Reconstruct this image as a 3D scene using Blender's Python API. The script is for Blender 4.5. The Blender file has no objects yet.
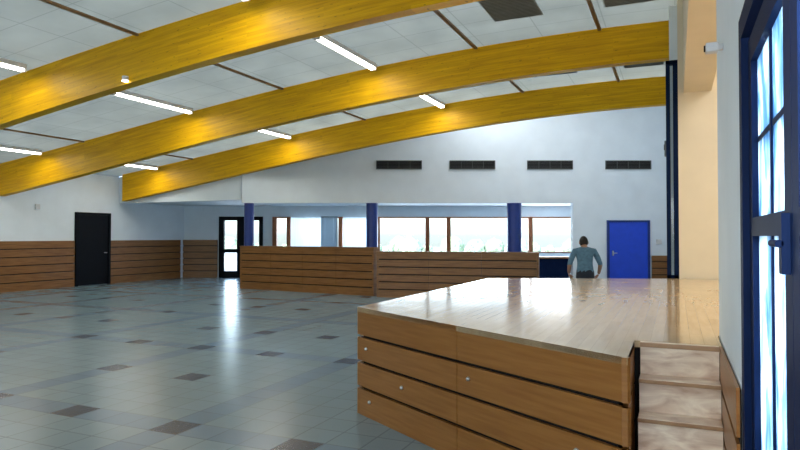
import bpy, bmesh, math, random
import numpy as np
from mathutils import Vector, Matrix
random.seed(3)
S=bpy.context.scene
S.view_settings.view_transform='Standard'
AZ=math.radians(24); SN,CN=math.sin(AZ),math.cos(AZ)
def P(X,Y): return (CN*X-SN*Y, SN*X+CN*Y)
# ---------------------------------------------------------------- materials
def newmat(name):
    m=bpy.data.materials.new(name); m.use_nodes=True
    nt=m.node_tree; b=nt.nodes['Principled BSDF']
    return m,nt,b
def N(nt,t,**k):
    n=nt.nodes.new(t)
    for a,v in k.items(): setattr(n,a,v)
    return n
def L(nt,a,b): nt.links.new(a,b)
def math_(nt,op,a,b=None,c=None):
    n=nt.nodes.new('ShaderNodeMath'); n.operation=op
    for i,v in enumerate((a,b,c)):
        if v is None: continue
        if isinstance(v,(int,float)): n.inputs[i].default_value=v
        else: nt.links.new(v,n.inputs[i])
    return n.outputs[0]
def mixc(nt,f,a,b,mode='MIX'):
    n=nt.nodes.new('ShaderNodeMix'); n.data_type='RGBA'; n.blend_type=mode
    for i,v in ((0,f),(6,a),(7,b)):
        if isinstance(v,(int,float)): n.inputs[i].default_value=v
        elif isinstance(v,tuple): n.inputs[i].default_value=(*v,1) if len(v)==3 else v
        else: nt.links.new(v,n.inputs[i])
    return n.outputs[2]
def coords(nt,kind='Object',scale=(1,1,1),rot=(0,0,0)):
    tc=N(nt,'ShaderNodeTexCoord'); mp=N(nt,'ShaderNodeMapping')
    mp.inputs['Scale'].default_value=scale; mp.inputs['Rotation'].default_value=rot
    L(nt,tc.outputs[kind],mp.inputs['Vector']); return mp.outputs[0]
def noise(nt,vec,scale,detail=4,dist=0):
    n=N(nt,'ShaderNodeTexNoise'); n.inputs['Scale'].default_value=scale
    n.inputs['Detail'].default_value=detail; n.inputs['Distortion'].default_value=dist
    L(nt,vec,n.inputs['Vector']); return n.outputs['Fac']
def ramp(nt,f,stops):
    r=N(nt,'ShaderNodeValToRGB'); e=r.color_ramp.elements
    while len(e)<len(stops): e.new(.5)
    for i,(p,c) in enumerate(stops): e[i].position=p; e[i].color=(*c,1)
    L(nt,f,r.inputs[0]); return r.outputs[0]
def plain(name,c,rough=.6,metal=0,var=.08,ns=6,spec=.5):
    m,nt,b=newmat(name)
    f=noise(nt,coords(nt),ns,3)
    lo=tuple(x*(1-var) for x in c); hi=tuple(min(1,x*(1+var)) for x in c)
    L(nt,ramp(nt,f,[(.3,lo),(.7,hi)]),b.inputs['Base Color'])
    b.inputs['Roughness'].default_value=rough; b.inputs['Metallic'].default_value=metal
    b.inputs['Specular IOR Level'].default_value=spec
    return m
def wood(name,dark,light,rough=.4,scale=(1,12,12),kind='Object',ns=3,rot=(0,0,0),dist=.2):
    m,nt,b=newmat(name)
    v=coords(nt,kind,scale,rot)
    f=noise(nt,v,ns,6,dist)
    L(nt,ramp(nt,f,[(.3,dark),(.68,light)]),b.inputs['Base Color'])
    b.inputs['Roughness'].default_value=rough
    return m
def emis(name,c,s):
    m,nt,b=newmat(name); b.inputs['Base Color'].default_value=(*c,1)
    b.inputs['Emission Color'].default_value=(*c,1); b.inputs['Emission Strength'].default_value=s
    return m
# beam: UV based lamellas
def beam_mat():
    m,nt,b=newmat('glulam_yellow')
    uv=coords(nt,'UV',(1,1,1))
    sp=N(nt,'ShaderNodeSeparateXYZ'); L(nt,uv,sp.inputs[0])
    grain=noise(nt,coords(nt,'UV',(.6,9,1)),2.0,4,.4)
    base=ramp(nt,grain,[(.28,(.64,.325,.001)),(.5,(.79,.425,.001)),(.72,(.90,.52,.002))])
    lam=math_(nt,'FRACT',math_(nt,'DIVIDE',sp.outputs[1],.045))
    line=math_(nt,'LESS_THAN',lam,.10)
    c=mixc(nt,math_(nt,'MULTIPLY',line,.25),base,(.30,.13,.0))
    cell=N(nt,'ShaderNodeCombineXYZ')
    L(nt,math_(nt,'FLOOR',math_(nt,'DIVIDE',sp.outputs[0],1.3)),cell.inputs[0])
    L(nt,math_(nt,'FLOOR',math_(nt,'DIVIDE',sp.outputs[1],.045)),cell.inputs[1])
    wn=N(nt,'ShaderNodeTexWhiteNoise',noise_dimensions='2D'); L(nt,cell.outputs[0],wn.inputs['Vector'])
    c=mixc(nt,math_(nt,'MULTIPLY',wn.outputs['Value'],.34),c,(.46,.20,.001))
    kn=noise(nt,coords(nt,'UV',(3.2,11,1)),3,2)
    c=mixc(nt,math_(nt,'MULTIPLY',math_(nt,'GREATER_THAN',kn,.69),.5),c,(.20,.08,0))
    L(nt,c,b.inputs['Base Color']); b.inputs['Roughness'].default_value=.45
    b.inputs['Specular IOR Level'].default_value=.2
    return m
def floor_mat():
    m,nt,b=newmat('floor_tiles')
    v=coords(nt); sp=N(nt,'ShaderNodeSeparateXYZ'); L(nt,v,sp.inputs[0])
    x,y=sp.outputs[0],sp.outputs[1]
    ix=math_(nt,'FLOOR',math_(nt,'DIVIDE',math_(nt,'ADD',x,3.99),.3))
    iy=math_(nt,'FLOOR',math_(nt,'DIVIDE',math_(nt,'SUBTRACT',y,3.85),.3))
    fx=math_(nt,'FRACT',math_(nt,'DIVIDE',math_(nt,'ADD',x,3.99),.3))
    fy=math_(nt,'FRACT',math_(nt,'DIVIDE',math_(nt,'SUBTRACT',y,3.85),.3))
    g=math_(nt,'MAXIMUM',math_(nt,'LESS_THAN',fx,.045),math_(nt,'LESS_THAN',fy,.045))
    cb=N(nt,'ShaderNodeCombineXYZ'); L(nt,ix,cb.inputs[0]); L(nt,iy,cb.inputs[1])
    wn=N(nt,'ShaderNodeTexWhiteNoise',noise_dimensions='2D'); L(nt,cb.outputs[0],wn.inputs['Vector'])
    base=ramp(nt,wn.outputs['Value'],[(0,(.165,.235,.262)),(1,(.190,.262,.290))])
    mx=math_(nt,'FLOORED_MODULO',ix,8); my=math_(nt,'FLOORED_MODULO',iy,10)
    band=math_(nt,'MAXIMUM',math_(nt,'COMPARE',mx,0,.1),math_(nt,'COMPARE',my,0,.1))
    base=mixc(nt,math_(nt,'MULTIPLY',band,.4),base,(.075,.13,.225))
    dx=math_(nt,'COMPARE',math_(nt,'FLOORED_MODULO',ix,4),0,.1)
    dy=math_(nt,'COMPARE',math_(nt,'FLOORED_MODULO',iy,5),0,.1)
    d=math_(nt,'MULTIPLY',math_(nt,'MULTIPLY',dx,dy),math_(nt,'GREATER_THAN',wn.outputs['Value'],.25))
    base=mixc(nt,math_(nt,'MULTIPLY',d,.94),base,(.014,.024,.055))
    base=mixc(nt,math_(nt,'MULTIPLY',g,.5),base,(.075,.10,.12))
    L(nt,base,b.inputs['Base Color'])
    b.inputs['Roughness'].default_value=.25
    b.inputs['Specular IOR Level'].default_value=.4
    return m
def ceil_mat():
    m,nt,b=newmat('ceiling_panels')
    v=coords(nt); sp=N(nt,'ShaderNodeSeparateXYZ'); L(nt,v,sp.inputs[0])
    fx=math_(nt,'FRACT',math_(nt,'DIVIDE',sp.outputs[0],1.1))
    fy=math_(nt,'FRACT',math_(nt,'DIVIDE',sp.outputs[1],.6667))
    g=math_(nt,'MAXIMUM',math_(nt,'LESS_THAN',fx,.018),math_(nt,'LESS_THAN',fy,.025))
    f=noise(nt,v,1.2,4)
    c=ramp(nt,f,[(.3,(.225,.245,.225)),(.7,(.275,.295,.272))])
    c=mixc(nt,math_(nt,'MULTIPLY',g,.45),c,(.10,.11,.105))
    L(nt,c,b.inputs['Base Color']); b.inputs['Roughness'].default_value=.7
    return m
def parquet_mat():
    m,nt,b=newmat('stage_parquet')
    v=coords(nt,'Object',(1,1,1),(0,0,math.radians(90)))
    br=N(nt,'ShaderNodeTexBrick'); br.offset=.5
    br.inputs['Scale'].default_value=1; br.inputs['Brick Width'].default_value=.9; br.inputs['Row Height'].default_value=.075
    br.inputs['Mortar Size'].default_value=.001; br.inputs['Color1'].default_value=(.70,.50,.28,1)
    br.inputs['Color2'].default_value=(.58,.40,.21,1); br.inputs['Mortar'].default_value=(.34,.22,.10,1)
    L(nt,v,br.inputs['Vector'])
    f=noise(nt,coords(nt,'Object',(8,1,1)),3,5)
    c=mixc(nt,.35,br.outputs['Color'],ramp(nt,f,[(.3,(.54,.37,.19)),(.7,(.78,.58,.35))]))
    L(nt,c,b.inputs['Base Color'])
    L(nt,math_(nt,'ADD',math_(nt,'MULTIPLY',noise(nt,coords(nt),3,3),.12),.07),b.inputs['Roughness'])
    b.inputs['Specular IOR Level'].default_value=.75
    return m
def glass_mat(name='thin_glass',tint=(.9,.96,1),painted_refl=0):
    m,nt,b=newmat(name)
    nt.nodes.remove(b); out=nt.nodes['Material Output']
    tr=N(nt,'ShaderNodeBsdfTransparent'); tr.inputs[0].default_value=(*tint,1)
    gl=N(nt,'ShaderNodeBsdfGlossy'); gl.inputs['Roughness'].default_value=.03
    fr=N(nt,'ShaderNodeFresnel'); fr.inputs[0].default_value=1.3
    base=tr.outputs[0]
    if painted_refl:
        tl=N(nt,'ShaderNodeBsdfTranslucent')
        f=noise(nt,coords(nt,'Object',(1,5,2.2)),1.7,3,.5)
        L(nt,ramp(nt,f,[(.36,(.12,.28,.46)),(.47,(.30,.48,.66)),(.58,(.72,.86,.95))]),tl.inputs[0])  # blue-white patches paint reflections into the pane colour
        m0=N(nt,'ShaderNodeMixShader'); m0.inputs[0].default_value=painted_refl; L(nt,tr.outputs[0],m0.inputs[1]); L(nt,tl.outputs[0],m0.inputs[2]); base=m0.outputs[0]
    mx=N(nt,'ShaderNodeMixShader')
    if painted_refl: L(nt,math_(nt,'MULTIPLY',fr.outputs[0],.4),mx.inputs[0])
    else: L(nt,fr.outputs[0],mx.inputs[0])
    L(nt,base,mx.inputs[1]); L(nt,gl.outputs[0],mx.inputs[2])
    L(nt,mx.outputs[0],out.inputs[0]); return m
def fabric_translucent(name,c,f):
    m,nt,b=newmat(name); out=nt.nodes['Material Output']
    b.inputs['Base Color'].default_value=(*c,1); b.inputs['Roughness'].default_value=.8
    tl=N(nt,'ShaderNodeBsdfTranslucent'); L(nt,ramp(nt,noise(nt,coords(nt,'Object',(20,20,.5)),1,2),[(.3,tuple(x*.9 for x in c)),(.7,c)]),tl.inputs[0])
    mx=N(nt,'ShaderNodeMixShader'); mx.inputs[0].default_value=f
    L(nt,b.outputs[0],mx.inputs[1]); L(nt,tl.outputs[0],mx.inputs[2]); L(nt,mx.outputs[0],out.inputs[0]); return m
M_beam=beam_mat(); M_floor=floor_mat(); M_ceil=ceil_mat(); M_parq=parquet_mat(); M_glass=glass_mat()
M_tint=glass_mat('tinted_glass',(.38,.42,.45))
M_reflglass=glass_mat('frosted_glass',painted_refl=.85)  # door glass, translucent, with patchy reflections painted into its colour
M_white=plain('white_paint',(.80,.87,.92),.7,0,.03,2)
M_cream=plain('cream_paint',(.80,.71,.54),.7,0,.04,2)
M_dark=plain('dark_gap',(.012,.010,.010),.7,spec=.2)
M_black=plain('black_lacquer',(.004,.005,.008),.6,spec=.15)
M_navy=plain('navy_frame',(.004,.013,.050),.6,spec=.06)
M_blue=plain('blue_door_paint',(.012,.07,.68),.4,0,.05)
M_bluecol=plain('blue_column_paint',(.010,.035,.22),.3)
M_stagewood=wood('stage_cladding_wood',(.26,.098,.017),(.35,.145,.032),.32,(.8,.8,14),dist=.1)
M_clad=wood('wall_cladding_wood',(.18,.07,.014),(.29,.13,.033),.38,(.8,.8,14),dist=.1)
M_purlin=wood('purlin_wood',(.15,.08,.03),(.27,.15,.06),.5,(10,1,10))
M_stair=wood('light_stair_wood',(.56,.36,.24),(.98,.84,.66),.3,(3,6,9),ns=1.6,dist=.8)
M_nose=wood('stair_nosing_wood',(.30,.15,.07),(.45,.26,.13),.4,(3,6,9),ns=2)
M_post=wood('window_post_wood',(.24,.07,.02),(.42,.14,.05),.5,(10,10,1))
M_metal=plain('brushed_metal',(.6,.6,.6),.3,1)
M_plastic=plain('white_plastic',(.7,.7,.7),.4)
M_tube=emis('lamp_tube',(1,.97,.90),10)
M_grey=plain('grey_panel',(.20,.21,.20),.6)
M_lgrey=plain('light_grey_panel',(.24,.26,.245),.6)
M_mgrey=plain('mid_grey_slot',(.15,.16,.155),.6)
M_vslat=plain('vent_slat',(.10,.105,.10),.6)
M_blind=fabric_translucent('window_blind',(.85,.92,.95),.6)
M_blind2=fabric_translucent('window_blind_grey',(.40,.47,.52),.4)
# ---------------------------------------------------------------- mesh helpers
def obj_from_bm(name,bm,mats,parent=None,smooth=False):
    me=bpy.data.meshes.new(name); bm.normal_update(); bm.to_mesh(me); bm.free()
    for m in mats: me.materials.append(m)
    o=bpy.data.objects.new(name,me); S.collection.objects.link(o)
    if parent: o.parent=parent
    if smooth:
        for p in me.polygons: p.use_smooth=True
    return o
def obox(bm,o,d,s0,s1,n0,n1,z0,z1,mi=0,bev=0):
    nx,ny=-d[1],d[0]
    vs=[]
    for z in (z0,z1):
        for s,n in ((s0,n0),(s1,n0),(s1,n1),(s0,n1)):
            vs.append(bm.verts.new((o[0]+d[0]*s+nx*n,o[1]+d[1]*s+ny*n,z)))
    fs=[]
    for q in ((0,3,2,1),(4,5,6,7),(0,1,5,4),(1,2,6,5),(2,3,7,6),(3,0,4,7)):
        f=bm.faces.new([vs[i] for i in q]); f.material_index=mi; fs.append(f)
    if bev:
        es=list({e for f in fs for e in f.edges})
        r=bmesh.ops.bevel(bm,geom=es,offset=bev,segments=2,affect='EDGES',profile=.6)
        for f in r['faces']: f.material_index=mi
def bx(bm,x0,x1,y0,y1,z0,z1,mi=0,bev=0): obox(bm,(0,0),(1,0),x0,x1,y0,y1,z0,z1,mi,bev)
def box(name,x0,x1,y0,y1,z0,z1,mat,parent=None,bev=0):
    bm=bmesh.new(); bx(bm,x0,x1,y0,y1,z0,z1,0,bev); return obj_from_bm(name,bm,[mat],parent)
def prism(bm,pts,z0,z1,mi=0,mtop=None):
    a=[bm.verts.new((p[0],p[1],z0)) for p in pts]; b=[bm.verts.new((p[0],p[1],z1)) for p in pts]
    bm.faces.new(a[::-1]).material_index=mi
    f=bm.faces.new(b); f.material_index=mi if mtop is None else mtop
    for i in range(len(pts)):
        j=(i+1)%len(pts); bm.faces.new((a[i],a[j],b[j],b[i])).material_index=mi
def cyl(bm,c,r,h,axis='Z',seg=24,mi=0,r2=None):
    M=Matrix.Translation(c)
    if axis=='X': M=M@Matrix.Rotation(math.pi/2,4,'Y')
    if axis=='Y': M=M@Matrix.Rotation(math.pi/2,4,'X')
    r_=bmesh.ops.create_cone(bm,cap_ends=True,segments=seg,radius1=r,radius2=r if r2 is None else r2,depth=h,matrix=M)
    for f in {f for v in r_['verts'] for f in v.link_faces}: f.material_index=mi
def seg(p,q):
    dx,dy=q[0]-p[0],q[1]-p[1]; l=math.hypot(dx,dy); return (dx/l,dy/l),l
def cladding(bm,p,q,h,nb,side=-1,t=.03,z0=0,gap=.028,pieces=1,back=.02):
    d,l=seg(p,q); bh=h/nb
    n=sorted((side*.002,side*back)); obox(bm,p,d,0,l,n[0],n[1],z0,z0+h-.01,1)
    for i in range(nb):
        for k in range(pieces):
            n=sorted((side*back,side*(back+t)))
            obox(bm,p,d,l*k/pieces+.002,l*(k+1)/pieces-.002,n[0],n[1],z0+i*bh+(gap if i else 0),z0+(i+1)*bh,0)
# ---------------------------------------------------------------- beam profile
pv=[-17.2,-11.3,-6.9,-5,-2.3,0]; pz=[2.75,3.6,4.2,4.4,4.53,4.6]
cf=np.polyfit(pv,pz,3)
zb=lambda v: float(np.polyval(cf,v))
dep=lambda v: .66+.27*(-v/17.2)
zc=lambda v: zb(v)+dep(v)-.03
VS=[-17.4+i*(17.4+.25)/48 for i in range(49)]
def beam(u,name='curved_roof_beam',w=.2,vs=VS):
    bm=bmesh.new(); uvl=bm.loops.layers.uv.new('UVMap')
    rows=[]
    for v in vs:
        a,b=zb(v),zb(v)+dep(v)
        rows.append([bm.verts.new(c) for c in ((v,u-w/2,a),(v,u-w/2,b),(v,u+w/2,b),(v,u+w/2,a))])
    def setuv(f,vals):
        for lp,val in zip(f.loops,vals): lp[uvl].uv=val
    for i in range(len(vs)-1):
        r,s=rows[i],rows[i+1]; v0,v1=vs[i]+u*.77,vs[i+1]+u*.77
        d0,d1=dep(vs[i]),dep(vs[i+1])
        f=bm.faces.new((r[0],s[0],s[1],r[1])); setuv(f,[(v0,0),(v1,0),(v1,d1),(v0,d0)])
        f=bm.faces.new((r[1],s[1],s[2],r[2])); setuv(f,[(v0,0),(v1,0),(v1,.01),(v0,.01)])
        f=bm.faces.new((s[3],r[3],r[2],s[2])); setuv(f,[(v1,0),(v0,0),(v0,d0),(v1,d1)])
        f=bm.faces.new((r[3],s[3],s[0],r[0])); setuv(f,[(v0,.005),(v1,.005),(v1,.04),(v0,.04)])
    for r in (rows[0][::-1],rows[-1]):
        f=bm.faces.new(r); setuv(f,[(0,0),(0,.6),(.2,.6),(.2,0)])
    return obj_from_bm(name,bm,[M_beam])
beam(15.35,vs=[x for x in VS if x>-17.3]+[])
for u in (11.4,7.4,3.4,-.6): beam(u)
# ---------------------------------------------------------------- room shell
LW=-17.4
box('floor',LW-.2,3.3,-4,27,-.12,0,M_floor)
bm=bmesh.new()
pr=None
for v in VS:
    cur=(bm.verts.new((v,-4,zc(v))),bm.verts.new((v,15.45,zc(v))))
    if pr: bm.faces.new((pr[0],pr[1],cur[1],cur[0]))
    pr=cur
bmesh.ops.solidify(bm,geom=bm.faces[:],thickness=-.06)
obj_from_bm('ceiling',bm,[M_ceil])
box('wall_left',LW-.25,LW,-4,18.6,0,4.3,M_white)
bm=bmesh.new()
bx(bm,LW-.2,3.3,-4.25,-4,0,.9); bx(bm,LW-.2,3.3,-4.25,-4,3.2,6)
for x in (-17.4,-13.2,-9,-4.8,-.6): bx(bm,x,x+1.0,-4.25,-4,.9,3.2)
bx(bm,.4,3.3,-4.25,-4,.9,3.2)
obj_from_bm('wall_rear',bm,[M_white])
for i,x in enumerate((-16.4,-12.2,-8,-3.8)):
    bm=bmesh.new()
    for a,b,c,d in ((x,x+3.2,.9,.97),(x,x+3.2,3.13,3.2),(x,x+.07,.97,3.13),(x+3.13,x+3.2,.97,3.13),(x+1.565,x+1.635,.97,3.13)):
        bx(bm,a,b,-4.17,-4.08,c,d)
    bx(bm,x+.07,x+3.13,-4.13,-4.12,.97,3.13,1)
    obj_from_bm(f'window_{10+i}',bm,[M_navy,M_tint])  # unseen rear windows, added to let daylight in, tinted to dim it
DU0,DU1=.75,2.94
bm=bmesh.new()
bx(bm,.25,.45,-4,DU0,0,5.4); bx(bm,.25,.45,DU1,4.5,0,5.4); bx(bm,.25,.45,DU0,DU1,2.5,5.4)
obj_from_bm('wall_right',bm,[M_white])
bm=bmesh.new()
bx(bm,3.1,3.3,4.5,10.6,0,5.4); bx(bm,.45,3.1,4.3,4.5,0,5.4)
bx(bm,.04,3.1,10.35,10.6,0,5.4)
bx(bm,.12,.5,4.5,10.35,3.78,5.4)
bx(bm,.5,3.1,4.5,10.35,4.6,4.75)
obj_from_bm('wall_stage',bm,[M_cream])
box('trim_1',.75,.95,10.2,10.35,.96,3.78,M_cream)
FW=19.0
d0=(CN,SN)
def W(bm,X0,X1,Y0,Y1,z0,z1,mi=0,bev=0): obox(bm,(0,0),d0,X0,X1,Y0,Y1,z0,z1,mi,bev)
bm=bmesh.new()
W(bm,-4.85,5.3,FW,FW+.25,2.61,6.5); W(bm,5.3,8.45,FW,FW+.25,0,6.5)
obj_from_bm('wall_far',bm,[M_white])
bm=bmesh.new()
bx(bm,-.08,.14,10.6,20.95,0,6.5)
obj_from_bm('wall_right_far',bm,[M_white])
bm=bmesh.new()
prism(bm,[(-12.2,15.46),(.1,15.46),(.1,20.95),P(8.45,FW+.25),P(-4.85,FW+.25)],6.5,6.6)
obj_from_bm('ceiling_raised',bm,[M_ceil])
bm=bmesh.new()
pr=None
for v in [x for x in VS if x>-12.4]:
    z=zc(v); cur=[bm.verts.new(c) for c in ((v,15.46,z),(v,15.56,z),(v,15.56,6.5),(v,15.46,6.5))]
    if pr:
        for i in range(4): bm.faces.new((pr[i],pr[(i+1)%4],cur[(i+1)%4],cur[i]))
    pr=cur
pr=None
for v in [x for x in VS if x<-11.9]:
    z=zb(v)+.3; cur=[bm.verts.new(c) for c in ((v,15.46,2.72),(v,15.56,2.72),(v,15.56,z+.6),(v,15.46,z+.6))]
    if pr:
        for i in range(4): bm.faces.new((pr[i],pr[(i+1)%4],cur[(i+1)%4],cur[i]))
    pr=cur
obj_from_bm('wall_bulkhead',bm,[M_white])
bm=bmesh.new()
prism(bm,[(LW-.1,15.56),(-12.2,15.56),P(-4.85,FW+.2),P(8.4,FW+.25),P(9.5,24.2),P(-9.9,24.2)],2.76,2.86)
obj_from_bm('ceiling_foyer',bm,[M_white])
FB=24.0
bm=bmesh.new()
W(bm,-8.9,-7.0,FB,FB+.2,0,2.8); W(bm,-7.0,-5.3,FB,FB+.2,2.35,2.8); W(bm,-5.3,-4.9,FB,FB+.2,0,2.8)
W(bm,-4.9,9.6,FB,FB+.2,2.34,2.8); W(bm,-4.9,9.6,FB,FB+.2,0,.95); W(bm,7.2,9.6,FB,FB+.2,.95,2.34)
W(bm,9.4,9.6,FW+.25,FB,0,2.8)
obj_from_bm('wall_foyer',bm,[M_white])
bm=bmesh.new()
for X in (-4.85,-4.3,-2.3,-.85,1.06,1.88,4.5,5.05,7.1): W(bm,X-.08,X+.08,FB-.06,FB+.14,.95,2.34)
W(bm,-4.9,7.2,FB-.03,FB+.1,.95,1.0); W(bm,-4.9,7.2,FB-.03,FB+.1,2.29,2.34)
W(bm,-4.8,7.1,FB+.06,FB+.07,1.0,2.29,1)
obj_from_bm('window_1',bm,[M_post,M_glass])
for a,b,mt in ((-4.2,-3.05,M_blind),(-3.05,-2.4,M_blind2),(-2.2,-.95,M_blind)):
    bm=bmesh.new(); n=max(4,int((b-a)/.13)); w=(b-a)/n
    for i in range(n): W(bm,a+i*w,a+(i+1)*w-.001,FB-.12+(i%2)*.006,FB-.118+(i%2)*.006,.98,2.32)
    W(bm,a,b,FB-.14,FB-.07,2.32,2.36)
    obj_from_bm('vertical_blind',bm,[mt])
bm=bmesh.new()
for a,b in ((-7.0,-6.8),(-6.3,-6.0),(-5.45,-5.3)): W(bm,a,b,FB-.05,FB+.1,0,2.35)
W(bm,-7,-5.3,FB-.05,FB+.1,2.2,2.35); W(bm,-7,-5.3,FB-.05,FB+.1,0,.25); W(bm,-7,-5.3,FB-.05,FB+.1,.95,1.1)
W(bm,-6.8,-5.45,FB+.02,FB+.03,.25,2.2,1)
obj_from_bm('door_1',bm,[M_black,M_glass])
bm=bmesh.new(); cladding(bm,P(-8.7,FB),P(-7.05,FB),1.45,6,side=-1)
obj_from_bm('wood_wainscot',bm,[M_clad,M_dark])
for a,b in ((-3.98,13.72),(15.08,18.3)):
    bm=bmesh.new(); cladding(bm,(LW,a),(LW,b),1.45,6,side=-1,pieces=max(1,int((b-a)/2.4)))
    obj_from_bm('wood_wainscot',bm,[M_clad,M_dark])
bm=bmesh.new(); D=LW+.002
bx(bm,D,D+.08,13.74,13.82,0,2.36); bx(bm,D,D+.08,14.98,15.06,0,2.36); bx(bm,D,D+.08,13.82,14.98,2.28,2.36)
bx(bm,D,D+.04,13.82,14.98,0.01,2.28,0); cyl(bm,(D+.08,14.86,1.05),.015,.10,'X',12,1); bx(bm,D+.11,D+.125,14.76,14.88,1.04,1.06,1)
obj_from_bm('door_2',bm,[M_black,M_metal])
box('wall_thermostat',LW+.001,LW+.04,12.4,12.55,2.4,2.55,M_plastic,bev=.008)
# ---------------------------------------------------------------- low partition walls
def low_wall(p,q,h,nb,cap=True,pieces=3):
    bm=bmesh.new(); d,l=seg(p,q)
    obox(bm,p,d,0,l,.0,.16,0,h-.03,1)
    cladding(bm,p,q,h-.03,nb,side=-1,pieces=pieces)
    cladding(bm,(q[0]-d[1]*.16,q[1]+d[0]*.16),(p[0]-d[1]*.16,p[1]+d[0]*.16),h-.03,nb,side=-1,pieces=pieces)
    for s0,s1 in ((-.05,0),(l,l+.05)): obox(bm,p,d,s0,s1,-.05,.21,0,h-.03,0)
    obox(bm,p,d,-.06,l+.06,-.06,.22,h-.03,h,0)
    obj_from_bm('low_partition_wall',bm,[M_clad,M_dark])
low_wall((-12.1,15.35),P(-.72,16.55),1.3,6,pieces=4)
low_wall(P(-.55,16.3),P(3.35,15.2),1.2,6,pieces=3)
def column(X,Y,r,top,mat,name='round_column'):
    x,y=P(X,Y); bm=bmesh.new(); cyl(bm,(x,y,top/2),r,top,seg=32); cyl(bm,(x,y,.04),r+.03,.08,seg=32,mi=1)
    obj_from_bm(name,bm,[mat,M_metal],smooth=False)
column(-.86,FW+.1,.18,2.61,M_bluecol); column(3.52,FW+.1,.22,2.61,M_bluecol); column(-4.65,FW+.1,.15,2.61,M_bluecol)
bm=bmesh.new(); W(bm,3.8,5.25,FW+.3,FW+.8,0,.9,0); W(bm,3.75,5.28,FW+.25,FW+.85,.9,.95,1)
obj_from_bm('foyer_counter',bm,[M_navy,M_clad])
FD=FW-.002
bm=bmesh.new()
W(bm,6.33,6.40,FD-.06,FD,0,2.08,1); W(bm,7.57,7.64,FD-.06,FD,0,2.08,1); W(bm,6.40,7.57,FD-.06,FD,2.02,2.08,1)
W(bm,6.40,7.57,FD-.04,FD,0.01,2.02,0)
W(bm,6.48,6.52,FD-.09,FD-.04,1.0,1.15,2); W(bm,6.48,6.62,FD-.11,FD-.09,1.07,1.09,2)
obj_from_bm('door_3',bm,[M_blue,M_bluecol,M_metal])
bm=bmesh.new(); cladding(bm,P(7.7,FW),P(8.3,FW),1.0,5,side=-1,pieces=1); obj_from_bm('wood_wainscot',bm,[M_clad,M_dark])
bm=bmesh.new(); W(bm,7.85,8.0,FD-.05,FD,1.35,1.5,0,.008); obj_from_bm('wall_switch_box',bm,[M_plastic])
for X in (-.03,2.22,4.6,7.0):
    bm=bmesh.new(); z=3.78
    W(bm,X-.68,X+.68,FD-.012,FD,z-.11,z+.11,0)
    for a,b,c,d in ((-.70,.70,.11,.135),(-.70,.70,-.135,-.11),(-.70,-.68,-.11,.11),(.68,.70,-.11,.11)): W(bm,X+a,X+b,FD-.04,FD,z+c,z+d,1)
    for i in range(5): W(bm,X-.68,X+.68,FD-.03,FD-.012,z-.09+i*.042,z-.083+i*.042,1)
    for i in range(1,4): W(bm,X-.68+i*.34-.006,X-.68+i*.34+.006,FD-.035,FD-.012,z-.11,z+.11,1)
    obj_from_bm('air_vent_grille',bm,[M_dark,M_vslat])
# ---------------------------------------------------------------- ceiling parts
bays=[(-.5,3.3),(3.5,7.3),(7.5,11.3),(11.5,15.25)]
for v in (-14.0,-7.85,-3.45,-1.2):
    for a,b in bays:
        bm=bmesh.new(); z=zc(v); bx(bm,v-.03,v+.03,a,b,z-.035,z+.0,0); obj_from_bm('ceiling_purlin',bm,[M_purlin])
for v in (-15.3,-10.2,-5.5):
    for a,b in bays:
        bm=bmesh.new(); z=zc(v)-.05; y0=a+1.4; y1=a+3.55
        bx(bm,v-.07,v+.07,y0,y1,z-.05,z+.03,0)
        for s in (-.035,.035): cyl(bm,(v+s,(y0+y1)/2,z-.07),.022,y1-y0-.06,'Y',10,1)
        for yy in (y0,y1-.03): bx(bm,v-.06,v+.06,yy,yy+.03,z-.10,z-.05,0)
        obj_from_bm('fluorescent_ceiling_light',bm,[M_plastic,M_tube])
for v,u in ((-2.35,9.6),(-.6,9.7),(-2.35,13.5),(-.6,13.6)):
    bm=bmesh.new(); z=zc(v)
    bx(bm,v-.40,v+.40,u-.5,u+.5,z-.03,z-.01,0)
    for i in range(16): bx(bm,v-.38,v+.38,u-.47+i*.06,u-.45+i*.06,z-.036,z-.03,1)
    obj_from_bm('ceiling_vent_panel',bm,[M_lgrey,M_mgrey])
for v,u in ((-8.05,7.25),):
    bm=bmesh.new(); z=zb(v); cyl(bm,(v,u,z+.07),.05,.07,'Z',20,0); cyl(bm,(v,u,z+.03),.05,.012,'Z',20,1)
    obj_from_bm('beam_downlight',bm,[M_plastic,M_tube])
# ---------------------------------------------------------------- stage
A=(-2.65,5.0); B=(-.24,3.5); ST=.955
pts=[A,B,(-.24,4.1),(.24,4.1),(.24,4.51),(3.09,4.51),(3.09,10.34),(0,10.3),(-2.62,9.2)]
bm=bmesh.new()
core=[(A[0]+.05,A[1]+.03),(-.29,3.57),(-.29,4.15),(.24,4.15),(.24,4.51),(3.09,4.51),(3.09,10.33),(.0,10.25),(-2.57,9.15)]
prism(bm,core,0,ST-.04,1)
prism(bm,pts,ST-.04,ST,2)
def face(p,q,pieces):
    nb=4; bh=(ST-.04)/nb; d,l=seg(p,q)
    for i in range(nb):
        for k in range(pieces):
            obox(bm,p,d,l*k/pieces+.003,l*(k+1)/pieces-.003,0,.03,i*bh+(.026 if i else .0),(i+1)*bh if i<3 else ST-.001,0)
    return d,l
face(A,B,2); face((-.24,3.5),(-.24,4.1),1); face((-2.62,9.2),A,3); face((0,10.3),(-2.62,9.2),2)
d,l=seg(A,B); bh=(ST-.04)/4
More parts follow.
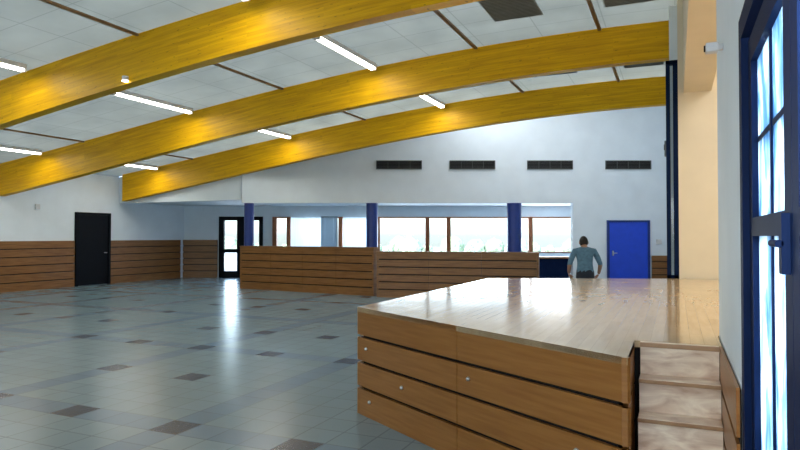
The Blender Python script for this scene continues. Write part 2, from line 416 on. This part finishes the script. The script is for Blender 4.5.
for s,i in ((.16,2),(.22,0),(.72,1),(1.55,2),(2.5,1)):
    x=A[0]+d[0]*s+d[1]*.006; y=A[1]+d[1]*s-d[0]*.006
    r=bmesh.ops.create_uvsphere(bm,u_segments=14,v_segments=8,radius=.016,matrix=Matrix.Translation((x,y,bh*(i+.62))))
    for f in {f for v in r['verts'] for f in v.link_faces}: f.material_index=3
obj_from_bm('wooden_stage',bm,[M_stagewood,M_dark,M_parq,M_metal])
bm=bmesh.new(); n=5; rise=ST/n
for i in range(n-1):
    y0=4.07-(n-1-i)*.14
    bx(bm,-.205,.225,y0,4.07,i*rise+(.0),(i+1)*rise-.025,0)
    bx(bm,-.205,.225,y0-.02,4.07,(i+1)*rise-.025,(i+1)*rise,0,.004)
    bx(bm,-.205,.225,y0-.026,y0-.020,(i+1)*rise-.024,(i+1)*rise-.003,1)
bx(bm,-.205,.225,4.07,4.098,0,ST-.001,0); bx(bm,-.205,.225,4.062,4.07,ST-.03,ST-.004,1)
obj_from_bm('stage_steps',bm,[M_stair,M_nose])
bm=bmesh.new(); cladding(bm,(.25,4.08),(.25,3.0),ST,4,side=-1,t=.014,back=.008)
obj_from_bm('wood_wainscot',bm,[M_stagewood,M_dark])
bm=bmesh.new()
for a,b in ((-.13,-.07),(-.03,.04)): bx(bm,a,b,10.36,10.46,0,4.3,0)
bx(bm,-.13,.04,10.36,10.46,4.24,4.3,0); bx(bm,-.13,.04,10.36,10.46,0,1.0,0)
bx(bm,-.07,-.03,10.40,10.42,1.0,4.24,1)
obj_from_bm('window_2',bm,[M_navy,M_glass])
# ---------------------------------------------------------------- near glazed door
bm=bmesh.new(); x0,x1=.27,.35
bx(bm,.245,.40,DU1-.1,DU1-.002,0,2.495); bx(bm,.245,.40,DU0+.002,DU0+.1,0,2.495); bx(bm,.245,.40,DU0+.1,DU1-.1,2.4,2.495)
mid=(DU0+DU1)/2
for a,b in ((DU0+.1,mid),(mid,DU1-.1)):
    bx(bm,x0,x1,a+.003,a+.12,.01,2.38); bx(bm,x0,x1,b-.10,b-.003,.01,2.38)
    bx(bm,x0,x1,a+.12,b-.10,.01,.75); bx(bm,x0,x1,a+.12,b-.10,2.28,2.38); bx(bm,x0,x1,a+.12,b-.10,1.60,1.67)
    bx(bm,x0+.02,x1-.01,a+.12,b-.10,1.96,1.98)
    m_=a+.12+(b-a-.22)*.5; bx(bm,x0+.015,x1-.01,m_-.012,m_+.012,.75,2.28)
    bx(bm,.292,.299,a+.12,b-.10,.75,2.28,1)
    bx(bm,.25,.27,a+.03,a+.08,1.50,1.66,0); cyl(bm,(.245,a+.10,1.58),.010,.14,'Y',12,0)
obj_from_bm('door_4',bm,[M_navy,M_reflglass,M_metal])
bm=bmesh.new(); bx(bm,.225,.249,3.9,3.93,2.65,2.68,0); bx(bm,.16,.225,3.88,3.95,2.64,2.69,0,.006); cyl(bm,(.157,3.915,2.665),.018,.01,'X',16,1)
obj_from_bm('wall_spotlight',bm,[M_plastic,M_black])
bm=bmesh.new(); bx(bm,-.2,-.081,13.4,13.62,3.2,3.5,0,.01); cyl(bm,(-.205,13.51,3.38),.06,.012,'X',20,1)
obj_from_bm('wall_speaker',bm,[M_grey,M_black])
# ---------------------------------------------------------------- outdoors
box('ground_outside',-60,60,-60,90,-.3,-.13,plain('concrete_paving',(.60,.62,.62),.9))
bm=bmesh.new()
for i in range(60):
    X=-32+i*1.4+random.uniform(-.7,.7); Y=66+random.uniform(-1.5,1.5); x,y=P(X,Y); r=random.uniform(.5,1.3)
    q=bmesh.ops.create_icosphere(bm,subdivisions=3,radius=r,matrix=Matrix.Translation((x,y,r*.4-.13)))
    for v in q['verts']: v.co+=Vector((random.uniform(-.1,.1),random.uniform(-.1,.1),random.uniform(-.1,.1)))
obj_from_bm('hedge_row',bm,[plain('foliage',(.20,.26,.17),.95,0,.4,2.5,.1)])
# ---------------------------------------------------------------- man
def skin(name,verts,edges,rad,sub=2,root=0):
    me=bpy.data.meshes.new(name); me.from_pydata(verts,edges,[]); o=bpy.data.objects.new(name,me); S.collection.objects.link(o)
    sk=o.modifiers.new('s','SKIN'); sb=o.modifiers.new('b','SUBSURF'); sb.levels=sub; sb.render_levels=sub
    for i,r in enumerate(rad):
        e=me.skin_vertices[0].data[i]; e.radius=r if isinstance(r,tuple) else (r,r); e.use_root=(i==root)
    bpy.context.view_layer.update()
    dg=bpy.context.evaluated_depsgraph_get(); m2=bpy.data.meshes.new_from_object(o.evaluated_get(dg))
    bpy.data.objects.remove(o); o2=bpy.data.objects.new(name,m2); S.collection.objects.link(o2)
    for p in m2.polygons: p.use_smooth=True
    return o2
M_shirt=plain('shirt_fabric',(.12,.23,.32),.9,0,.15,20); M_trous=plain('trouser_fabric',(.03,.035,.05),.9)
M_skin=plain('skin',(.42,.22,.14),.5); M_hair=plain('dark_hair',(.02,.014,.01),.7); M_shoe=plain('shoe_leather',(.02,.015,.012),.4)
man=bpy.data.objects.new('standing_man',None); S.collection.objects.link(man)
V=[(0,0,.92),(0,.01,1.05),(0,.04,1.19),(0,.08,1.31),(0,.12,1.375),(0,.145,1.42)]
R=[(.155,.11),(.150,.105),(.170,.115),(.155,.10),(.06,.06),(.052,.055)]
E=[(0,1),(1,2),(2,3),(3,4),(4,5)]
for s in (-1,1):
    b=len(V)
    V+=[(s*.18,.08,1.30),(s*.24,.05,1.19),(s*.29,.02,1.05),(s*.285,.13,.92),(s*.28,.17,.86)]
    R+=[.070,.060,.047,.036,.028]; E+=[(3,b),(b,b+1),(b+1,b+2),(b+2,b+3),(b+3,b+4)]
    b=len(V)
    V+=[(s*.10,.0,.80),(s*.115,.03*s,.48),(s*.12,.02*s,.09),(s*.13,.13+.02*s,.04)]
    R+=[.092,.062,.046,(.045,.035)]; E+=[(0,b),(b,b+1),(b+1,b+2),(b+2,b+3)]
body=skin('body',V,E,R)
for m in (M_shirt,M_trous,M_skin,M_shoe): body.data.materials.append(m)
for p in body.data.polygons:
    c=p.center
    if c.z<.105: k=3
    elif c.z<.93 and abs(c.x)<.225: k=1
    elif c.z>1.385: k=2
    elif abs(c.x)>.225 and c.z<1.04: k=2
    else: k=0
    p.material_index=k
body.parent=man
bm=bmesh.new(); bmesh.ops.create_uvsphere(bm,u_segments=36,v_segments=28,radius=1)
for v in bm.verts:
    x,y,z=v.co
    w=.078*(1-.18*max(0,-z)); v.co=Vector((x*w,y*.098*(1+.05*(y<0)),z*.118))
    if y>.6 and abs(x)<.2 and -.35<z<.1: v.co.y+=.022*(1-abs(x)/.2)*(1-abs(z+.2)/.3 if abs(z+.2)<.3 else 0)
    if y>.6 and .05<z<.25 and .2<abs(x)<.55: v.co.y-=.008
    if y>.5 and z<-.6: v.co.y+=.012
for f in bm.faces:
    c=f.calc_center_median(); f.material_index=1 if (c.z>.055 or (c.y<.02 and c.z>-.06)) else 0
hv={v for f in bm.faces if f.material_index==1 for v in f.verts}
for v in hv: v.co*=1.07
for s in (-1,1):
    q=bmesh.ops.create_uvsphere(bm,u_segments=12,v_segments=8,radius=1,matrix=Matrix.Translation((s*.082,-.0,-.005))@Matrix.Diagonal((.012,.02,.033,1)))
    q=bmesh.ops.create_uvsphere(bm,u_segments=12,v_segments=8,radius=.011,matrix=Matrix.Translation((s*.03,.083,.012)))
    for f in {f for v in q['verts'] for f in v.link_faces}: f.material_index=2
q=bmesh.ops.create_uvsphere(bm,u_segments=12,v_segments=8,radius=1,matrix=Matrix.Translation((0,.088,-.062))@Matrix.Diagonal((.024,.008,.006,1)))
for f in {f for v in q['verts'] for f in v.link_faces}: f.material_index=3
M_eye=plain('eye_dark',(.08,.06,.05),.2); M_lip=plain('lips',(.35,.12,.1),.5)
head=obj_from_bm('head',bm,[M_skin,M_hair,M_eye,M_lip],man,True)
head.location=(0,.175,1.475); head.rotation_euler=(math.radians(-16),0,math.radians(8))
for s in (-1,1):
    Vh=[(0,0,0),(0,.01,-.045)]; Rh=[(.026,.016),(.034,.014)]; Eh=[(0,1)]
    for k,(fx,ln) in enumerate(((-.027,.062),(-.009,.074),(.009,.07),(.027,.055))):
        b=len(Vh); Vh+=[(fx,.014,-.085),(fx*1.08,.022,-.085-ln*.5),(fx*1.08,.036,-.085-ln*.92)]
        Rh+=[.0095,.0085,.007]; Eh+=[(1,b),(b,b+1),(b+1,b+2)]
    b=len(Vh); Vh+=[(-s*.038,.02,-.05),(-s*.05,.035,-.085)]; Rh+=[.011,.009]; Eh+=[(1,b),(b,b+1)]
    h=skin('hand_'+('l' if s<0 else 'r'),Vh,Eh,Rh,1); h.data.materials.append(M_skin); h.parent=man
    h.location=(s*.279,.178,.85); h.rotation_euler=(math.radians(28),0,math.radians(s*50))
x,y=P(3.58,12.0); man.location=(x,y,0); man.rotation_euler=(0,0,AZ+math.radians(-8))
# ---------------------------------------------------------------- lights
def area(name,loc,target,sx,sy,power,col=(1,1,1)):
    l=bpy.data.lights.new(name,'AREA'); l.shape='RECTANGLE'; l.size=sx; l.size_y=sy; l.energy=power; l.color=col
    o=bpy.data.objects.new(name,l); S.collection.objects.link(o); o.location=loc
    o.rotation_euler=(Vector(target)-Vector(loc)).to_track_quat('-Z','Y').to_euler(); return o
for x in (-14.8,-10.6,-6.4,-2.2): area('window_daylight',(x,-4.4,2.1),(x+1,6,1.6),3.1,2.2,280,(.88,.94,1))  # fill lamps added outside the unseen rear windows to brighten the hall
area('door_daylight',(.75,1.9,1.8),(-1.5,5.5,.8),2.0,1.8,80,(.95,.97,1))
x,y=P(1.2,FB+.4); tx,ty=P(0,12); area('foyer_daylight',(x,y,1.75),(tx,ty,.9),11,1.4,400,(.92,.96,1))
x,y=P(-6.1,FB+.4); area('foyer_daylight',(x,y,1.3),(tx-2,ty,.9),1.4,2,45,(.92,.96,1))
area('stage_side_light',(1.9,7.4,4.5),(1.9,7.4,0),2,4,120,(1,.97,.92))  # unseen fill lamp added above the stage to brighten its top
x,y=P(2.6,17.8); area('wall_wash_light',(x,y,6.3),(x+.4,y+1,2),9,.3,220,(.90,.95,1))  # hidden fill added behind the last beam to brighten the far wall
for u in (9.4,13.4,5.4):
    for v in (-5.5,-10.2,-15.3):
        l=bpy.data.lights.new('tube_glow','AREA'); l.shape='RECTANGLE'; l.size=.16; l.size_y=2; l.energy=26; l.color=(1,.97,.88)
        o=bpy.data.objects.new('tube_glow',l); S.collection.objects.link(o); o.location=(v,u+.55,zc(v)-.16)
w=bpy.data.worlds.new('World'); S.world=w; w.use_nodes=True; nt=w.node_tree
sky=nt.nodes.new('ShaderNodeTexSky'); sky.sky_type='NISHITA'; sky.sun_disc=False; sky.sun_elevation=math.radians(40); sky.sun_rotation=math.radians(200)
sky.dust_density=3; nt.links.new(sky.outputs[0],nt.nodes['Background'].inputs[0]); nt.nodes['Background'].inputs[1].default_value=1.7
s=bpy.data.lights.new('sun','SUN'); s.energy=3.4; s.angle=.01; o=bpy.data.objects.new('sun',s); S.collection.objects.link(o)
o.rotation_euler=Vector((-.72,.28,-.63)).to_track_quat('-Z','Y').to_euler()
# ---------------------------------------------------------------- camera
c=bpy.data.cameras.new('camera'); c.lens=620/800*36; c.sensor_width=36; c.clip_start=.05
o=bpy.data.objects.new('camera',c); S.collection.objects.link(o); o.location=(0,0,1.6)
o.rotation_euler=(math.radians(90)+math.atan(11/620),0,AZ); S.camera=o
